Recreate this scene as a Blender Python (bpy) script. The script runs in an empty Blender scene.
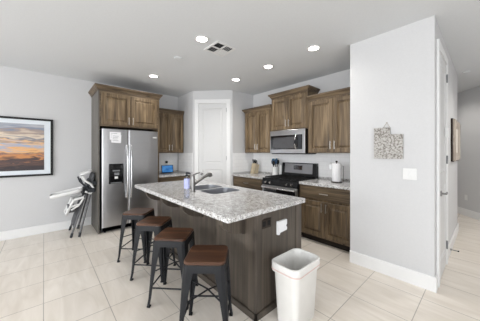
import bpy, bmesh, math, random
from mathutils import Vector, Matrix
random.seed(7)
PI = math.pi
sc = bpy.context.scene
C = sc.collection

# ------------------------------------------------------------------ camera, world, light, exposure
cam_data = bpy.data.cameras.new('camera'); cam = bpy.data.objects.new('camera', cam_data); C.objects.link(cam)
cam_data.sensor_width = 36.0; cam_data.lens = 16.5; cam_data.shift_y = -8.0/480.0
cam_data.clip_start = 0.02
cam.location = (0, 0, 1.38); cam.rotation_euler = (PI/2, 0, math.radians(48.3))
sc.camera = cam
world = bpy.data.worlds.new('world'); sc.world = world; world.use_nodes = True
world.node_tree.nodes['Background'].inputs[0].default_value = (0.92, 0.96, 1.0, 1)
world.node_tree.nodes['Background'].inputs[1].default_value = 1.5
sc.view_settings.view_transform = 'Standard'; sc.view_settings.look = 'None'
sc.view_settings.gamma = 1.0; sc.view_settings.use_curve_mapping = False
sc.view_settings.exposure = 0.12

def area(name, loc, rot, sx, sy, power, col=(1, 1, 1), spread=PI):
    l = bpy.data.lights.new(name, 'AREA'); l.shape = 'RECTANGLE'; l.size = sx; l.size_y = sy
    l.energy = power; l.color = col; l.spread = spread
    o = bpy.data.objects.new(name, l); C.objects.link(o); o.location = loc; o.rotation_euler = rot
    return o
# daylight outside the three big windows behind the camera and the one on the right
DAY = (0.95, 0.975, 1.0)
for i, x in enumerate((-3.2, -0.6, 2.0)):
    area('daylight', (x, -4.75, 1.35), (PI/2, 0, 0), 2.1, 2.2, 105, DAY)
area('daylight', (3.75, -1.2, 1.35), (PI/2, 0, PI/2), 3.4, 2.2, 130, DAY)

# ------------------------------------------------------------------ helpers
class MB:
    def __init__(s): s.bm = bmesh.new()
    def box(s, x0, x1, y0, y1, z0, z1, bev=0.0, seg=2):
        t = bmesh.new(); bmesh.ops.create_cube(t, size=1.0)
        for v in t.verts:
            v.co = Vector(((x0+x1)/2+v.co.x*(x1-x0), (y0+y1)/2+v.co.y*(y1-y0), (z0+z1)/2+v.co.z*(z1-z0)))
        if bev > 0: bmesh.ops.bevel(t, geom=list(t.edges), offset=bev, segments=seg, affect='EDGES', profile=0.5)
        s.join(t); return s
    def join(s, t, mtx=None):
        mp = {}
        for v in t.verts: mp[v] = s.bm.verts.new(mtx @ v.co if mtx else v.co)
        for f in t.faces:
            try: s.bm.faces.new([mp[v] for v in f.verts])
            except ValueError: pass
        t.free()
    def loft(s, rings, cap=True, closed=True):
        R = [[s.bm.verts.new(p) for p in r] for r in rings]
        n = len(R[0])
        for a, b in zip(R, R[1:]):
            for i in range(n if closed else n-1):
                j = (i+1) % n
                s.bm.faces.new((a[i], a[j], b[j], b[i]))
        if cap and closed:
            s.bm.faces.new(list(reversed(R[0]))); s.bm.faces.new(R[-1])
        return s
    def cyl(s, p0, p1, r0, r1=None, n=16):
        return s.tube([p0, p1], [r0, r0 if r1 is None else r1], n)
    def tube(s, pts, r, n=10):
        pts = [Vector(p) for p in pts]; rs = r if isinstance(r, (list, tuple)) else [r]*len(pts)
        rings = []; up = None
        for i, p in enumerate(pts):
            if i == 0: t = pts[1]-p
            elif i == len(pts)-1: t = p-pts[i-1]
            else: t = (pts[i+1]-p).normalized()+(p-pts[i-1]).normalized()
            t.normalize()
            if up is None: up = Vector((0, 0, 1)) if abs(t.z) < .9 else Vector((1, 0, 0))
            a = t.cross(up).normalized(); b = t.cross(a).normalized()
            up = -b if False else up
            rings.append([p+(a*math.cos(2*PI*k/n)+b*math.sin(2*PI*k/n))*rs[i] for k in range(n)])
        return s.loft(rings)
    def lathe(s, prof, n=24, cx=0, cy=0, cap=True):
        return s.loft([[(cx+r*math.cos(2*PI*k/n), cy+r*math.sin(2*PI*k/n), z) for k in range(n)] for r, z in prof], cap)
    def prism(s, poly, z0, z1):
        return s.loft([[(x, y, z0) for x, y in poly], [(x, y, z1) for x, y in poly]])
    def slab(s, poly, y0, y1):                       # polygon in xz, thickness in y
        return s.loft([[(x, y0, z) for x, z in poly], [(x, y1, z) for x, z in poly]])
    def build(s, name, m, parent=None, smooth=False, loc=None, rz=0):
        bmesh.ops.recalc_face_normals(s.bm, faces=list(s.bm.faces))
        me = bpy.data.meshes.new(name); s.bm.to_mesh(me); s.bm.free()
        me.materials.append(m)
        if smooth:
            me.polygons.foreach_set('use_smooth', [True]*len(me.polygons))
            try: me.set_sharp_from_angle(angle=math.radians(35))
            except Exception: pass
        o = bpy.data.objects.new(name, me); C.objects.link(o)
        if parent: o.parent = parent
        if loc: o.location = loc
        if rz: o.rotation_euler = (0, 0, rz)
        return o
def tag(o, label, cat, group=None, kind=None):
    o['label'] = label; o['category'] = cat
    if group: o['group'] = group
    if kind: o['kind'] = kind
    return o
def thing(name, label, cat, loc=(0, 0, 0), rz=0, group=None):
    o = bpy.data.objects.new(name, None); C.objects.link(o)
    o.empty_display_size = 0.05
    o.location = loc; o.rotation_euler = (0, 0, rz)
    return tag(o, label, cat, group)
def struct(name, mb, m, **k):
    o = mb.build(name, m, **k); o['kind'] = 'structure'; return o
def kids(o): return [c for c in bpy.data.objects if c.parent == o]
def dup(o, parent=None):
    ch = kids(o)
    c = o.copy(); C.objects.link(c); c.parent = parent
    for k in ch: dup(k, c)
    return c
def rrect(hx, hy, r, n=5, cx=0, cy=0):
    out = []
    for (sx, sy, a0) in ((1, 1, 0), (-1, 1, PI/2), (-1, -1, PI), (1, -1, 1.5*PI)):
        for k in range(n+1):
            a = a0+PI/2*k/n
            out.append((cx+sx*(hx-r)+r*math.cos(a), cy+sy*(hy-r)+r*math.sin(a)))
    return out

# ------------------------------------------------------------------ materials
def base(name, col, rough=.5, metal=0.0):
    m = bpy.data.materials.new(name); m.use_nodes = True
    b = m.node_tree.nodes['Principled BSDF']
    b.inputs['Base Color'].default_value = (*col, 1); b.inputs['Roughness'].default_value = rough
    b.inputs['Metallic'].default_value = metal
    return m, m.node_tree.nodes, m.node_tree.links, b
def S(r, g, b):                                       # sRGB 0-255 to linear
    f = lambda c: (c/255/12.92) if c/255 <= .04045 else ((c/255+.055)/1.055)**2.4
    return (f(r), f(g), f(b))
def speck(name, col, rough=.5, metal=0.0, amt=.06, scale=30, bump=0.0, stretch=(1, 1, 1)):
    m, N, L, b = base(name, col, rough, metal)
    tc = N.new('ShaderNodeTexCoord'); mp = N.new('ShaderNodeMapping'); mp.inputs['Scale'].default_value = stretch
    L.new(tc.outputs['Object'], mp.inputs[0])
    n = N.new('ShaderNodeTexNoise'); n.inputs['Scale'].default_value = scale; n.inputs['Detail'].default_value = 4
    L.new(mp.outputs[0], n.inputs['Vector'])
    r = N.new('ShaderNodeValToRGB')
    r.color_ramp.elements[0].position = .3; r.color_ramp.elements[1].position = .7
    r.color_ramp.elements[0].color = (*[c*(1-amt) for c in col], 1); r.color_ramp.elements[1].color = (*[min(1, c*(1+amt)) for c in col], 1)
    L.new(n.outputs['Fac'], r.inputs[0]); L.new(r.outputs[0], b.inputs['Base Color'])
    if bump:
        bp = N.new('ShaderNodeBump'); bp.inputs['Strength'].default_value = bump; bp.inputs['Distance'].default_value = .005
        L.new(n.outputs['Fac'], bp.inputs['Height']); L.new(bp.outputs[0], b.inputs['Normal'])
    return m
def wood(name, c0, c1, c2, axis='z', rough=.45, fine=1.0):
    m, N, L, b = base(name, c1, rough)
    tc = N.new('ShaderNodeTexCoord'); oi = N.new('ShaderNodeObjectInfo')
    add = N.new('ShaderNodeVectorMath'); add.operation = 'ADD'
    mul = N.new('ShaderNodeVectorMath'); mul.operation = 'SCALE'; mul.inputs['Scale'].default_value = 9.0
    cmb = N.new('ShaderNodeCombineXYZ')
    for i in range(3): L.new(oi.outputs['Random'], cmb.inputs[i])
    L.new(cmb.outputs[0], mul.inputs[0]); L.new(tc.outputs['Object'], add.inputs[0]); L.new(mul.outputs[0], add.inputs[1])
    sx = {'z': (13, 13, 1.1), 'x': (1.1, 13, 13), 'y': (13, 1.1, 13)}[axis]
    mp = N.new('ShaderNodeMapping'); mp.inputs['Scale'].default_value = [v*fine for v in sx]
    L.new(add.outputs[0], mp.inputs[0])
    n1 = N.new('ShaderNodeTexNoise'); n1.inputs['Scale'].default_value = 1.0; n1.inputs['Detail'].default_value = 6; n1.inputs['Distortion'].default_value = .6
    L.new(mp.outputs[0], n1.inputs['Vector'])
    mp2 = N.new('ShaderNodeMapping'); mp2.inputs['Scale'].default_value = [v*(6 if v > 5 else 1.6)*fine for v in sx]
    L.new(add.outputs[0], mp2.inputs[0])
    n2 = N.new('ShaderNodeTexNoise'); n2.inputs['Scale'].default_value = 1.0; n2.inputs['Detail'].default_value = 5
    L.new(mp2.outputs[0], n2.inputs['Vector'])
    mx = N.new('ShaderNodeMath'); mx.operation = 'MULTIPLY_ADD'; mx.inputs[1].default_value = .45
    L.new(n2.outputs['Fac'], mx.inputs[0])
    m3 = N.new('ShaderNodeMath'); m3.operation = 'MULTIPLY'; m3.inputs[1].default_value = .6
    L.new(n1.outputs['Fac'], m3.inputs[0]); L.new(m3.outputs[0], mx.inputs[2])
    r = N.new('ShaderNodeValToRGB'); e = r.color_ramp.elements
    e[0].position = .36; e[0].color = (*c0, 1); e[1].position = .66; e[1].color = (*c2, 1)
    k = e.new(.52); k.color = (*c1, 1)
    L.new(mx.outputs[0], r.inputs[0])
    # knots
    vo = N.new('ShaderNodeTexVoronoi'); vo.inputs['Scale'].default_value = 1.0
    mp3 = N.new('ShaderNodeMapping'); mp3.inputs['Scale'].default_value = {'z': (5, 5, 2.4), 'x': (2.4, 5, 5), 'y': (5, 2.4, 5)}[axis]
    L.new(add.outputs[0], mp3.inputs[0]); L.new(mp3.outputs[0], vo.inputs['Vector'])
    kr = N.new('ShaderNodeValToRGB'); kr.color_ramp.elements[0].position = .03; kr.color_ramp.elements[1].position = .16
    kr.color_ramp.elements[0].color = (.35, .33, .3, 1); kr.color_ramp.elements[1].color = (1, 1, 1, 1)
    L.new(vo.outputs['Distance'], kr.inputs[0])
    mm = N.new('ShaderNodeMix'); mm.data_type = 'RGBA'; mm.blend_type = 'MULTIPLY'; mm.inputs[0].default_value = .8
    L.new(r.outputs[0], mm.inputs[6]); L.new(kr.outputs[0], mm.inputs[7]); L.new(mm.outputs[2], b.inputs['Base Color'])
    bp = N.new('ShaderNodeBump'); bp.inputs['Strength'].default_value = .15; bp.inputs['Distance'].default_value = .002
    L.new(n2.outputs['Fac'], bp.inputs['Height']); L.new(bp.outputs[0], b.inputs['Normal'])
    return m
def emis(name, col, st):
    m, N, L, b = base(name, col, .4)
    b.inputs['Emission Color'].default_value = (*col, 1); b.inputs['Emission Strength'].default_value = st
    return m

M = {}
M['wall'] = speck('wall_paint', S(206, 206, 207), .75, amt=.015, scale=60, bump=.04)
M['ceil'] = speck('ceiling_paint', S(219, 221, 223), .85, amt=.015, scale=50, bump=.05)
M['trim'] = speck('trim_paint', S(232, 232, 232), .4, amt=.01, scale=20)
M['door'] = speck('door_paint', S(214, 214, 214), .42, amt=.01, scale=20)
M['wood'] = wood('stained_alder_upright', S(70, 56, 40), S(108, 90, 67), S(144, 123, 95), fine=1.35)
M['woodx'] = wood('stained_alder_level', S(58, 46, 34), S(98, 82, 63), S(134, 115, 90), 'x', fine=1.35)
M['woody'] = M['woodx']
M['base_wood'] = wood('base_alder_upright', S(56, 44, 32), S(92, 76, 56), S(124, 104, 79), fine=1.35)
M['base_woodx'] = wood('base_alder_level', S(58, 47, 36), S(90, 76, 58), S(116, 99, 77), 'x', fine=1.35)
M['panel'] = wood('end_panel_wood', S(80, 76, 70), S(96, 92, 86), S(110, 106, 99))
M['isl'] = wood('island_wood', S(58, 51, 45), S(77, 69, 61), S(95, 86, 76))
M['islx'] = wood('island_wood_level', S(54, 48, 42), S(70, 63, 56), S(88, 79, 70), 'x')
M['isly'] = wood('island_wood_side', S(60, 55, 50), S(80, 73, 66), S(100, 90, 80), 'y')
M['seat'] = wood('stool_seat_wood', S(50, 32, 22), S(86, 56, 39), S(122, 84, 60), 'x', .3)
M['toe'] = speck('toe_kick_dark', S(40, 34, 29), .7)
M['steel'] = speck('brushed_stainless', (.47, .47, .48), .28, 1.0, amt=.02, scale=3, stretch=(1, 1, 8))
M['dsteel'] = speck('dark_stainless', (.27, .27, .28), .36, 1.0, amt=.03, scale=6)
M['steel2'] = speck('bright_stainless', (.6, .6, .61), .25, 1.0, amt=.04, scale=4)
M['sinkm'] = speck('sink_stainless', (.50, .51, .54), .38, 1.0, amt=.05, scale=6)
M['nickel'] = speck('brushed_nickel', (.50, .48, .45), .3, 1.0, amt=.04, scale=10)
M['fmetal'] = speck('faucet_gunmetal', (.24, .235, .23), .3, 1.0, amt=.05, scale=20)
M['black'] = speck('black_enamel', (.012, .012, .013), .25, amt=.1, scale=20)
M['blackglass'] = speck('black_glass', (.006, .006, .007), .08, amt=.1, scale=10)
M['iron'] = speck('cast_iron', (.015, .015, .015), .6, amt=.2, scale=80)
M['stool'] = speck('stool_gunmetal_paint', S(34, 35, 38), .42, 0.0, amt=.06, scale=12)
M['rubber'] = speck('black_rubber', (.012, .012, .012), .75)
M['bronze'] = speck('dark_bronze', S(46, 38, 32), .5, .2)
M['pl'] = speck('white_plastic', S(226, 226, 225), .4, amt=.015, scale=20)
M['binp'] = speck('bin_plastic', S(222, 220, 216), .42, amt=.015, scale=15)
M['bag'] = speck('bag_plastic', S(226, 225, 222), .3, amt=.03, scale=40, bump=.3)
M['draw'] = speck('drawstring_pink', S(214, 190, 184), .5)
M['paper'] = speck('paper', S(238, 238, 240), .8, amt=.02, scale=30)
M['ink'] = speck('grey_print', S(150, 152, 156), .8)
M['greyp'] = speck('grey_plastic', S(120, 122, 124), .5)
M['dgrey'] = speck('dark_grey_plastic', S(52, 54, 58), .5)
M['chrome'] = speck('grey_tube_metal', (.12, .12, .125), .4, .4)
M['cloth'] = speck('grey_cloth', S(92, 93, 96), .9, amt=.2, scale=60)
M['frame'] = speck('black_frame', (.012, .012, .012), .4, amt=.2, scale=30)
M['matb'] = speck('mat_board', S(226, 232, 238), .8, amt=.01)
M['teal'] = speck('teal_silicone', S(46, 108, 136), .5)
M['navy'] = speck('navy_silicone', S(40, 70, 104), .5)
M['cream'] = wood('pale_beech', S(160, 144, 118), S(180, 166, 140), S(200, 186, 160))
M['ceramic'] = speck('white_ceramic', S(238, 238, 236), .2, amt=.01)
M['lamp'] = emis('lamp_diffuser', (1, .97, .92), 14.0)
M['screen'] = None
for k_ in ('black', 'stool', 'iron', 'frame', 'rubber', 'toe', 'bronze', 'dgrey', 'fmetal'):
    M[k_].node_tree.nodes['Principled BSDF'].inputs['Specular IOR Level'].default_value = .22
M['outside'] = speck('distant_ground', S(150, 150, 140), .9)

def floor_mat():
    m, N, L, b = base('porcelain_floor_tile', S(214, 206, 194), .3)
    g = N.new('ShaderNodeNewGeometry'); mp = N.new('ShaderNodeMapping'); mp.inputs['Location'].default_value = (.41+.457*20, .003+.4455*20, 0)
    L.new(g.outputs['Position'], mp.inputs[0])
    br = N.new('ShaderNodeTexBrick'); br.offset = 0; br.squash = 1
    br.inputs['Scale'].default_value = 1; br.inputs['Mortar Size'].default_value = .0032; br.inputs['Mortar Smooth'].default_value = .1
    br.inputs['Brick Width'].default_value = .457; br.inputs['Row Height'].default_value = .4455; br.inputs['Bias'].default_value = 0
    br.inputs['Color1'].default_value = (*S(240, 233, 224), 1); br.inputs['Color2'].default_value = (*S(232, 224, 214), 1)
    br.inputs['Mortar'].default_value = (*S(178, 171, 162), 1)
    L.new(mp.outputs[0], br.inputs['Vector'])
    mp2 = N.new('ShaderNodeMapping'); mp2.inputs['Scale'].default_value = (1.4, 7, 1); mp2.inputs['Rotation'].default_value = (0, 0, .35)
    L.new(g.outputs['Position'], mp2.inputs[0])
    n = N.new('ShaderNodeTexNoise'); n.inputs['Scale'].default_value = 1.3; n.inputs['Detail'].default_value = 6; n.inputs['Distortion'].default_value = 1.2
    L.new(mp2.outputs[0], n.inputs['Vector'])
    r = N.new('ShaderNodeValToRGB'); r.color_ramp.elements[0].position = .3; r.color_ramp.elements[1].position = .7
    r.color_ramp.elements[0].color = (.86, .845, .82, 1); r.color_ramp.elements[1].color = (1, 1, 1, 1)
    L.new(n.outputs['Fac'], r.inputs[0])
    mm = N.new('ShaderNodeMix'); mm.data_type = 'RGBA'; mm.blend_type = 'MULTIPLY'; mm.inputs[0].default_value = 1
    L.new(br.outputs['Color'], mm.inputs[6]); L.new(r.outputs[0], mm.inputs[7]); L.new(mm.outputs[2], b.inputs['Base Color'])
    bp = N.new('ShaderNodeBump'); bp.invert = True; bp.inputs['Strength'].default_value = .4; bp.inputs['Distance'].default_value = .002
    L.new(br.outputs['Fac'], bp.inputs['Height']); L.new(bp.outputs[0], b.inputs['Normal'])
    return m
M['floor'] = floor_mat()
def granite():
    m, N, L, b = base('speckled_granite', (.5, .5, .5), .12)
    g = N.new('ShaderNodeTexCoord')
    def noise(sc_, det, p0, p1, c0, c1):
        n = N.new('ShaderNodeTexNoise'); n.inputs['Scale'].default_value = sc_; n.inputs['Detail'].default_value = det; n.inputs['Roughness'].default_value = .65
        L.new(g.outputs['Object'], n.inputs['Vector'])
        r = N.new('ShaderNodeValToRGB'); r.color_ramp.elements[0].position = p0; r.color_ramp.elements[1].position = p1
        r.color_ramp.elements[0].color = (*c0, 1); r.color_ramp.elements[1].color = (*c1, 1)
        L.new(n.outputs['Fac'], r.inputs[0]); return r
    a = noise(30, 6, .40, .60, S(186, 183, 180), S(232, 232, 232))
    d = noise(115, 4, .40, .48, S(74, 72, 74), (1, 1, 1))
    e = noise(80, 5, .60, .70, (1, 1, 1), S(128, 128, 134))
    m1 = N.new('ShaderNodeMix'); m1.data_type = 'RGBA'; m1.blend_type = 'MULTIPLY'; m1.inputs[0].default_value = 1
    m2 = N.new('ShaderNodeMix'); m2.data_type = 'RGBA'; m2.blend_type = 'MULTIPLY'; m2.inputs[0].default_value = .85
    L.new(a.outputs[0], m1.inputs[6]); L.new(d.outputs[0], m1.inputs[7])
    L.new(m1.outputs[2], m2.inputs[6]); L.new(e.outputs[0], m2.inputs[7]); L.new(m2.outputs[2], b.inputs['Base Color'])
    return m
M['granite'] = granite()
def subway():
    m, N, L, b = base('white_subway_tile', S(232, 232, 232), .18)
    tc = N.new('ShaderNodeTexCoord'); sp = N.new('ShaderNodeSeparateXYZ'); cb = N.new('ShaderNodeCombineXYZ')
    L.new(tc.outputs['Object'], sp.inputs[0]); L.new(sp.outputs[0], cb.inputs[0]); L.new(sp.outputs[2], cb.inputs[1])
    br = N.new('ShaderNodeTexBrick'); br.inputs['Scale'].default_value = 1
    br.inputs['Brick Width'].default_value = .152; br.inputs['Row Height'].default_value = .0762; br.inputs['Mortar Size'].default_value = .0018
    br.inputs['Color1'].default_value = (*S(246, 246, 246), 1); br.inputs['Color2'].default_value = (*S(242, 242, 243), 1)
    br.inputs['Mortar'].default_value = (*S(228, 228, 228), 1)
    L.new(cb.outputs[0], br.inputs['Vector']); L.new(br.outputs['Color'], b.inputs['Base Color'])
    return m
M['tile'] = subway()
def art():
    m, N, L, b = base('sunset_landscape_print', (.5, .4, .3), .5)
    tc = N.new('ShaderNodeTexCoord'); sp = N.new('ShaderNodeSeparateXYZ'); L.new(tc.outputs['Object'], sp.inputs[0])
    mp = N.new('ShaderNodeMapping'); mp.inputs['Scale'].default_value = (1.5, 1, 8)
    L.new(tc.outputs['Object'], mp.inputs[0])
    n = N.new('ShaderNodeTexNoise'); n.inputs['Scale'].default_value = 1.6; n.inputs['Detail'].default_value = 7; n.inputs['Distortion'].default_value = 1.5
    L.new(mp.outputs[0], n.inputs['Vector'])
    a = N.new('ShaderNodeMath'); a.operation = 'MULTIPLY_ADD'; a.inputs[1].default_value = .5; L.new(n.outputs['Fac'], a.inputs[0])
    z = N.new('ShaderNodeMath'); z.operation = 'MULTIPLY_ADD'; z.inputs[1].default_value = 1.30; z.inputs[2].default_value = -.40
    L.new(sp.outputs[2], z.inputs[0]); L.new(z.outputs[0], a.inputs[2])
    r = N.new('ShaderNodeValToRGB'); e = r.color_ramp.elements
    cols = [(0, (50, 40, 44)), (.13, (100, 72, 62)), (.20, (62, 50, 54)), (.26, (206, 140, 84)), (.33, (120, 96, 96)), (.40, (232, 178, 116)), (.46, (196, 172, 160)),
            (.51, (150, 172, 204)), (.56, (226, 184, 138)), (.62, (122, 124, 136)), (.70, (222, 206, 186)), (.78, (168, 150, 140)), (.86, (130, 140, 158)), (1, (186, 186, 190))]
    e[0].position = 0; e[0].color = (*S(*cols[0][1]), 1); e[1].position = 1; e[1].color = (*S(*cols[-1][1]), 1)
    for p, c in cols[1:-1]: q = e.new(p); q.color = (*S(*c), 1)
    L.new(a.outputs[0], r.inputs[0]); L.new(r.outputs[0], b.inputs['Base Color'])
    return m
M['art'] = art()
def plaque_mat():
    m, N, L, b = base('speckled_plaque', (.6, .6, .6), .6)
    tc = N.new('ShaderNodeTexCoord')
    v = N.new('ShaderNodeTexNoise'); v.inputs['Scale'].default_value = 62; v.inputs['Detail'].default_value = 5
    L.new(tc.outputs['Object'], v.inputs['Vector'])
    r = N.new('ShaderNodeValToRGB'); e = r.color_ramp.elements
    e[0].position = .38; e[0].color = (*S(116, 110, 104), 1); e[1].position = .60; e[1].color = (*S(190, 187, 183), 1)
    q = e.new(.47); q.color = (*S(160, 156, 151), 1)
    L.new(v.outputs['Fac'], r.inputs[0]); L.new(r.outputs[0], b.inputs['Base Color'])
    return m
M['plaque'] = plaque_mat()
def mirror_frame_mat(): return wood('weathered_frame_wood', S(120, 104, 90), S(168, 156, 142), S(206, 198, 188))
M['weather'] = mirror_frame_mat()
def screen():
    m, N, L, b = base('lit_blue_screen', (.02, .1, .3), .2)
    tc = N.new('ShaderNodeTexCoord'); mp = N.new('ShaderNodeMapping'); mp.inputs['Scale'].default_value = (6, 6, 10)
    L.new(tc.outputs['Object'], mp.inputs[0])
    n = N.new('ShaderNodeTexNoise'); n.inputs['Scale'].default_value = 1.5; L.new(mp.outputs[0], n.inputs['Vector'])
    r = N.new('ShaderNodeValToRGB'); r.color_ramp.elements[0].position = .35; r.color_ramp.elements[1].position = .7
    r.color_ramp.elements[0].color = (.01, .10, .30, 1); r.color_ramp.elements[1].color = (.12, .38, .75, 1)
    L.new(n.outputs['Fac'], r.inputs[0]); L.new(r.outputs[0], b.inputs['Emission Color']); b.inputs['Emission Strength'].default_value = .5
    return m
M['screen'] = screen()
def glass(name, tint=(1, 1, 1), gl=.08, col=None):
    m = bpy.data.materials.new(name); m.use_nodes = True; N = m.node_tree.nodes; L = m.node_tree.links
    N.remove(N['Principled BSDF'])
    t = N.new('ShaderNodeBsdfTransparent'); t.inputs[0].default_value = (*tint, 1)
    g = N.new('ShaderNodeBsdfGlossy'); g.inputs['Roughness'].default_value = .05
    mx = N.new('ShaderNodeMixShader'); mx.inputs[0].default_value = gl
    L.new(t.outputs[0], mx.inputs[1]); L.new(g.outputs[0], mx.inputs[2]); L.new(mx.outputs[0], N['Material Output'].inputs[0])
    return m
M['pane'] = glass('window_glass')
M['clear'] = glass('clear_bottle', (.93, .94, .97), .1)
M['soapy'] = glass('pale_liquid', (.86, .87, .92), .05)
M['soap'] = speck('lavender_soap', S(172, 178, 222), .3)

# ------------------------------------------------------------------ the room shell
H = 2.74
XL, YF, YB, XR = -5.05, 3.72, -4.5, 3.5
struct('floor', MB().box(-5.3, 3.8, -4.8, 9.2, -.12, 0), M['floor'])
struct('ceiling', MB().box(-5.3, 3.8, -4.8, 9.2, H, H+.12), M['ceil'])
struct('wall_left', MB().box(XL-.12, XL, YB-.12, YF+.12, 0, H), M['wall'])
PX0, PX1, PY0, PY1 = -4.32, -3.70, 2.455, 3.075
struct('wall_pantry', MB().prism([(XL, PY0), (PX0, PY0), (PX1, PY1), (PX1, YF), (XL, YF)], 0, H), M['wall'])
struct('wall_stove', MB().box(XL, -1.15, YF, YF+.12, 0, H), M['wall'])
WX0, WX1, WY0, WY1 = -1.15, -.345, 2.89, 5.44
struct('wall_partition', MB().box(WX0, WX1, WY0, WY1, 0, H), M['wall'])
# angled wall at the end of the hallway
hw = MB(); a = Vector((-1.64, 8.5)); b2 = Vector((3.5, 2.27)); nrm = Vector((.77, .64)).normalized()*.12
hw.prism([tuple(a), tuple(b2), tuple(b2+nrm), tuple(a+nrm)], 0, H); struct('wall_hallway', hw, M['wall'])
struct('wall_hallway_end', MB().box(-1.76, -1.64, 5.44, 8.7, 0, H), M['wall'])
struct('wall_hallway_return', MB().box(-1.76, WX0, YF+.12, 5.44, 0, H), M['wall'])
def wall_with_windows(name, along, fixed0, fixed1, lo, hi, wins, z0, z1):
    mb = MB(); segs = []; p = lo
    def bx(u0, u1, za, zb):
        if along == 'x': mb.box(u0, u1, fixed0, fixed1, za, zb)
        else: mb.box(fixed0, fixed1, u0, u1, za, zb)
    for (u0, u1) in wins:
        bx(p, u0, 0, H); bx(u0, u1, 0, z0); bx(u0, u1, z1, H); p = u1
    bx(p, hi, 0, H)
    struct(name, mb, M['wall'])
wall_with_windows('wall_back', 'x', YB-.12, YB, XL, XR, [(-4.2, -2.2), (-1.6, .4), (1.0, 3.0)], .35, 2.35)
wall_with_windows('wall_right', 'y', XR, XR+.12, YB-.12, 2.4, [(-2.8, .4)], .35, 2.35)
wn = 1
def window(n, along, u0, u1, f, z0, z1):
    mb = MB(); t = .05
    def bx(mb, a0, a1, za, zb, d0, d1):
        if along == 'x': mb.box(a0, a1, f+d0, f+d1, za, zb)
        else: mb.box(f-d1, f-d0, a0, a1, za, zb)
    um = (u0+u1)/2
    for q in ((u0, u0+t, z0, z1), (u1-t, u1, z0, z1), (u0+t, u1-t, z0, z0+t), (u0+t, u1-t, z1-t, z1), (um-t/2, um+t/2, z0+t, z1-t)):
        bx(mb, *q, -.08, -.02)
    o = struct('window_%d' % n, mb, M['trim'])
    for (a0, a1) in ((u0+t, um-t/2), (um+t/2, u1-t)):
        pb = MB(); bx(pb, a0, a1, z0+t, z1-t, -.053, -.047); pb.build('window_pane', M['pane'], o)
window(1, 'x', -4.2, -2.2, YB, .35, 2.35); window(2, 'x', -1.6, .4, YB, .35, 2.35); window(3, 'x', 1.0, 3.0, YB, .35, 2.35)
window(4, 'y', -2.8, .4, XR, .35, 2.35)
# baseboards
def baseboard(name, x0, x1, y0, y1, h=.145):
    struct(name, MB().box(x0, x1, y0, y1, 0.0005, h, .004), M['trim'])
baseboard('baseboard_left', XL, XL+.016, YB, .675)
struct('baseboard_partition', MB().loft([[(WX0, WY0, z), (WX1, WY0, z), (WX1, WY0+.06, z), (WX1+o, WY0+.06, z), (WX1+o, WY0-o, z), (WX0, WY0-o, z)]
       for z, o in ((.0005, .016), (.138, .016), (.146, .010))]), M['trim'])
baseboard('baseboard_hallway_side', WX1, WX1+.016, 3.84, WY1)
baseboard('baseboard_back', XL, XR, YB, YB+.016)
dv = (b2-a).normalized(); nn = -nrm.normalized()*.016
struct('baseboard_hallway', MB().prism([tuple(a+dv*.1), tuple(b2-dv*.3), tuple(b2-dv*.3+nn), tuple(a+dv*.1+nn)], .0005, .145), M['trim'])
# tiled backsplashes
def splash(n, w, loc, rz, z0=.945, z1=1.369):
    struct('trim_%d' % n, MB().box(0, w, -.010, 0, z0, z1), M['tile'], loc=loc, rz=rz)
splash(1, 2.54, (-3.69, YF, 0), 0)
splash(2, .74, (XL, 1.705, 0), PI/2)
splash(3, .66, (-4.99, PY0, 0), 0, .945, 1.369)
t4 = struct('trim_4', MB().box(0, .62, -.010, 0, .945, 1.369), M['tile'], loc=(PX1, 3.085, 0), rz=PI/2)

# ------------------------------------------------------------------ doors
def panel_rings(x0, x1, z0, z1, steps):
    return [[(x0+i, y, z0+i), (x1-i, y, z0+i), (x1-i, y, z1-i), (x0+i, y, z1-i)] for i, y in steps]
def door_leaf(name, w, h, panels, m, y_front, y_back, parent=None):
    """leaf in local coords x 0..w, z 0..h, front faces -y; panels = recessed raised panels"""
    mb = MB()
    xs = sorted({0, w} | {p[0] for p in panels} | {p[1] for p in panels}); zs = sorted({0, h} | {p[2] for p in panels} | {p[3] for p in panels})
    for i in range(len(xs)-1):
        for j in range(len(zs)-1):
            X0, X1, Z0, Z1 = xs[i], xs[i+1], zs[j], zs[j+1]
            if any(abs(p[0]-X0) < 1e-6 and p[1] >= X1-1e-6 and p[2] <= Z0+1e-6 and p[3] >= Z1-1e-6 for p in panels): continue
            mb.box(X0, X1, y_front, y_back, Z0, Z1)
    for (X0, X1, Z0, Z1) in panels:
        mb.loft(panel_rings(X0, X1, Z0, Z1, [(0, y_back), (0, y_front), (.010, y_front+.010), (.018, y_front+.010), (.045, y_front+.003)]))
    return mb.build(name, m, parent)
d1 = door_leaf('door_1', .612, 2.445, [(.09, .522, .18, 1.0), (.09, .522, 1.14, 2.335)], M['door'], -.012, 0)
d1['kind'] = 'structure'; d1.location = (PX0+.133*.7071, PY0+.133*.7071, .008); d1.rotation_euler = (0, 0, PI/4)
kb = MB().lathe([(.0, 0), (.026, 0), (.026, .008), (.011, .012), (.010, .03), (.022, .038), (.028, .05), (.024, .062), (.0, .066)], 18)
ko = kb.build('door_knob', M['fmetal'], d1, True); ko.location = (.065, -.012, .91); ko.rotation_euler = (PI/2, 0, 0); ko['label'] = 'dark metal knob'
for z in (.25, 1.25, 2.3):
    MB().cyl((.615, -.016, z-.045), (.615, -.016, z+.045), .007, n=10).build('hinge', M['greyp'], d1)
def casing(n, L0, L1, w, top, loc, rz, th=.022):
    mb = MB()
    mb.box(L0-w, L0, -th, 0, .0005, top, .003); mb.box(L1, L1+w, -th, 0, .0005, top, .003); mb.box(L0-w, L1+w, -th, 0, top, top+w, .003)
    struct('trim_%d' % n, mb, M['trim'], loc=loc, rz=rz)
casing(5, .130, .748, .088, 2.457, (PX0, PY0, 0), PI/4)
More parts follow.
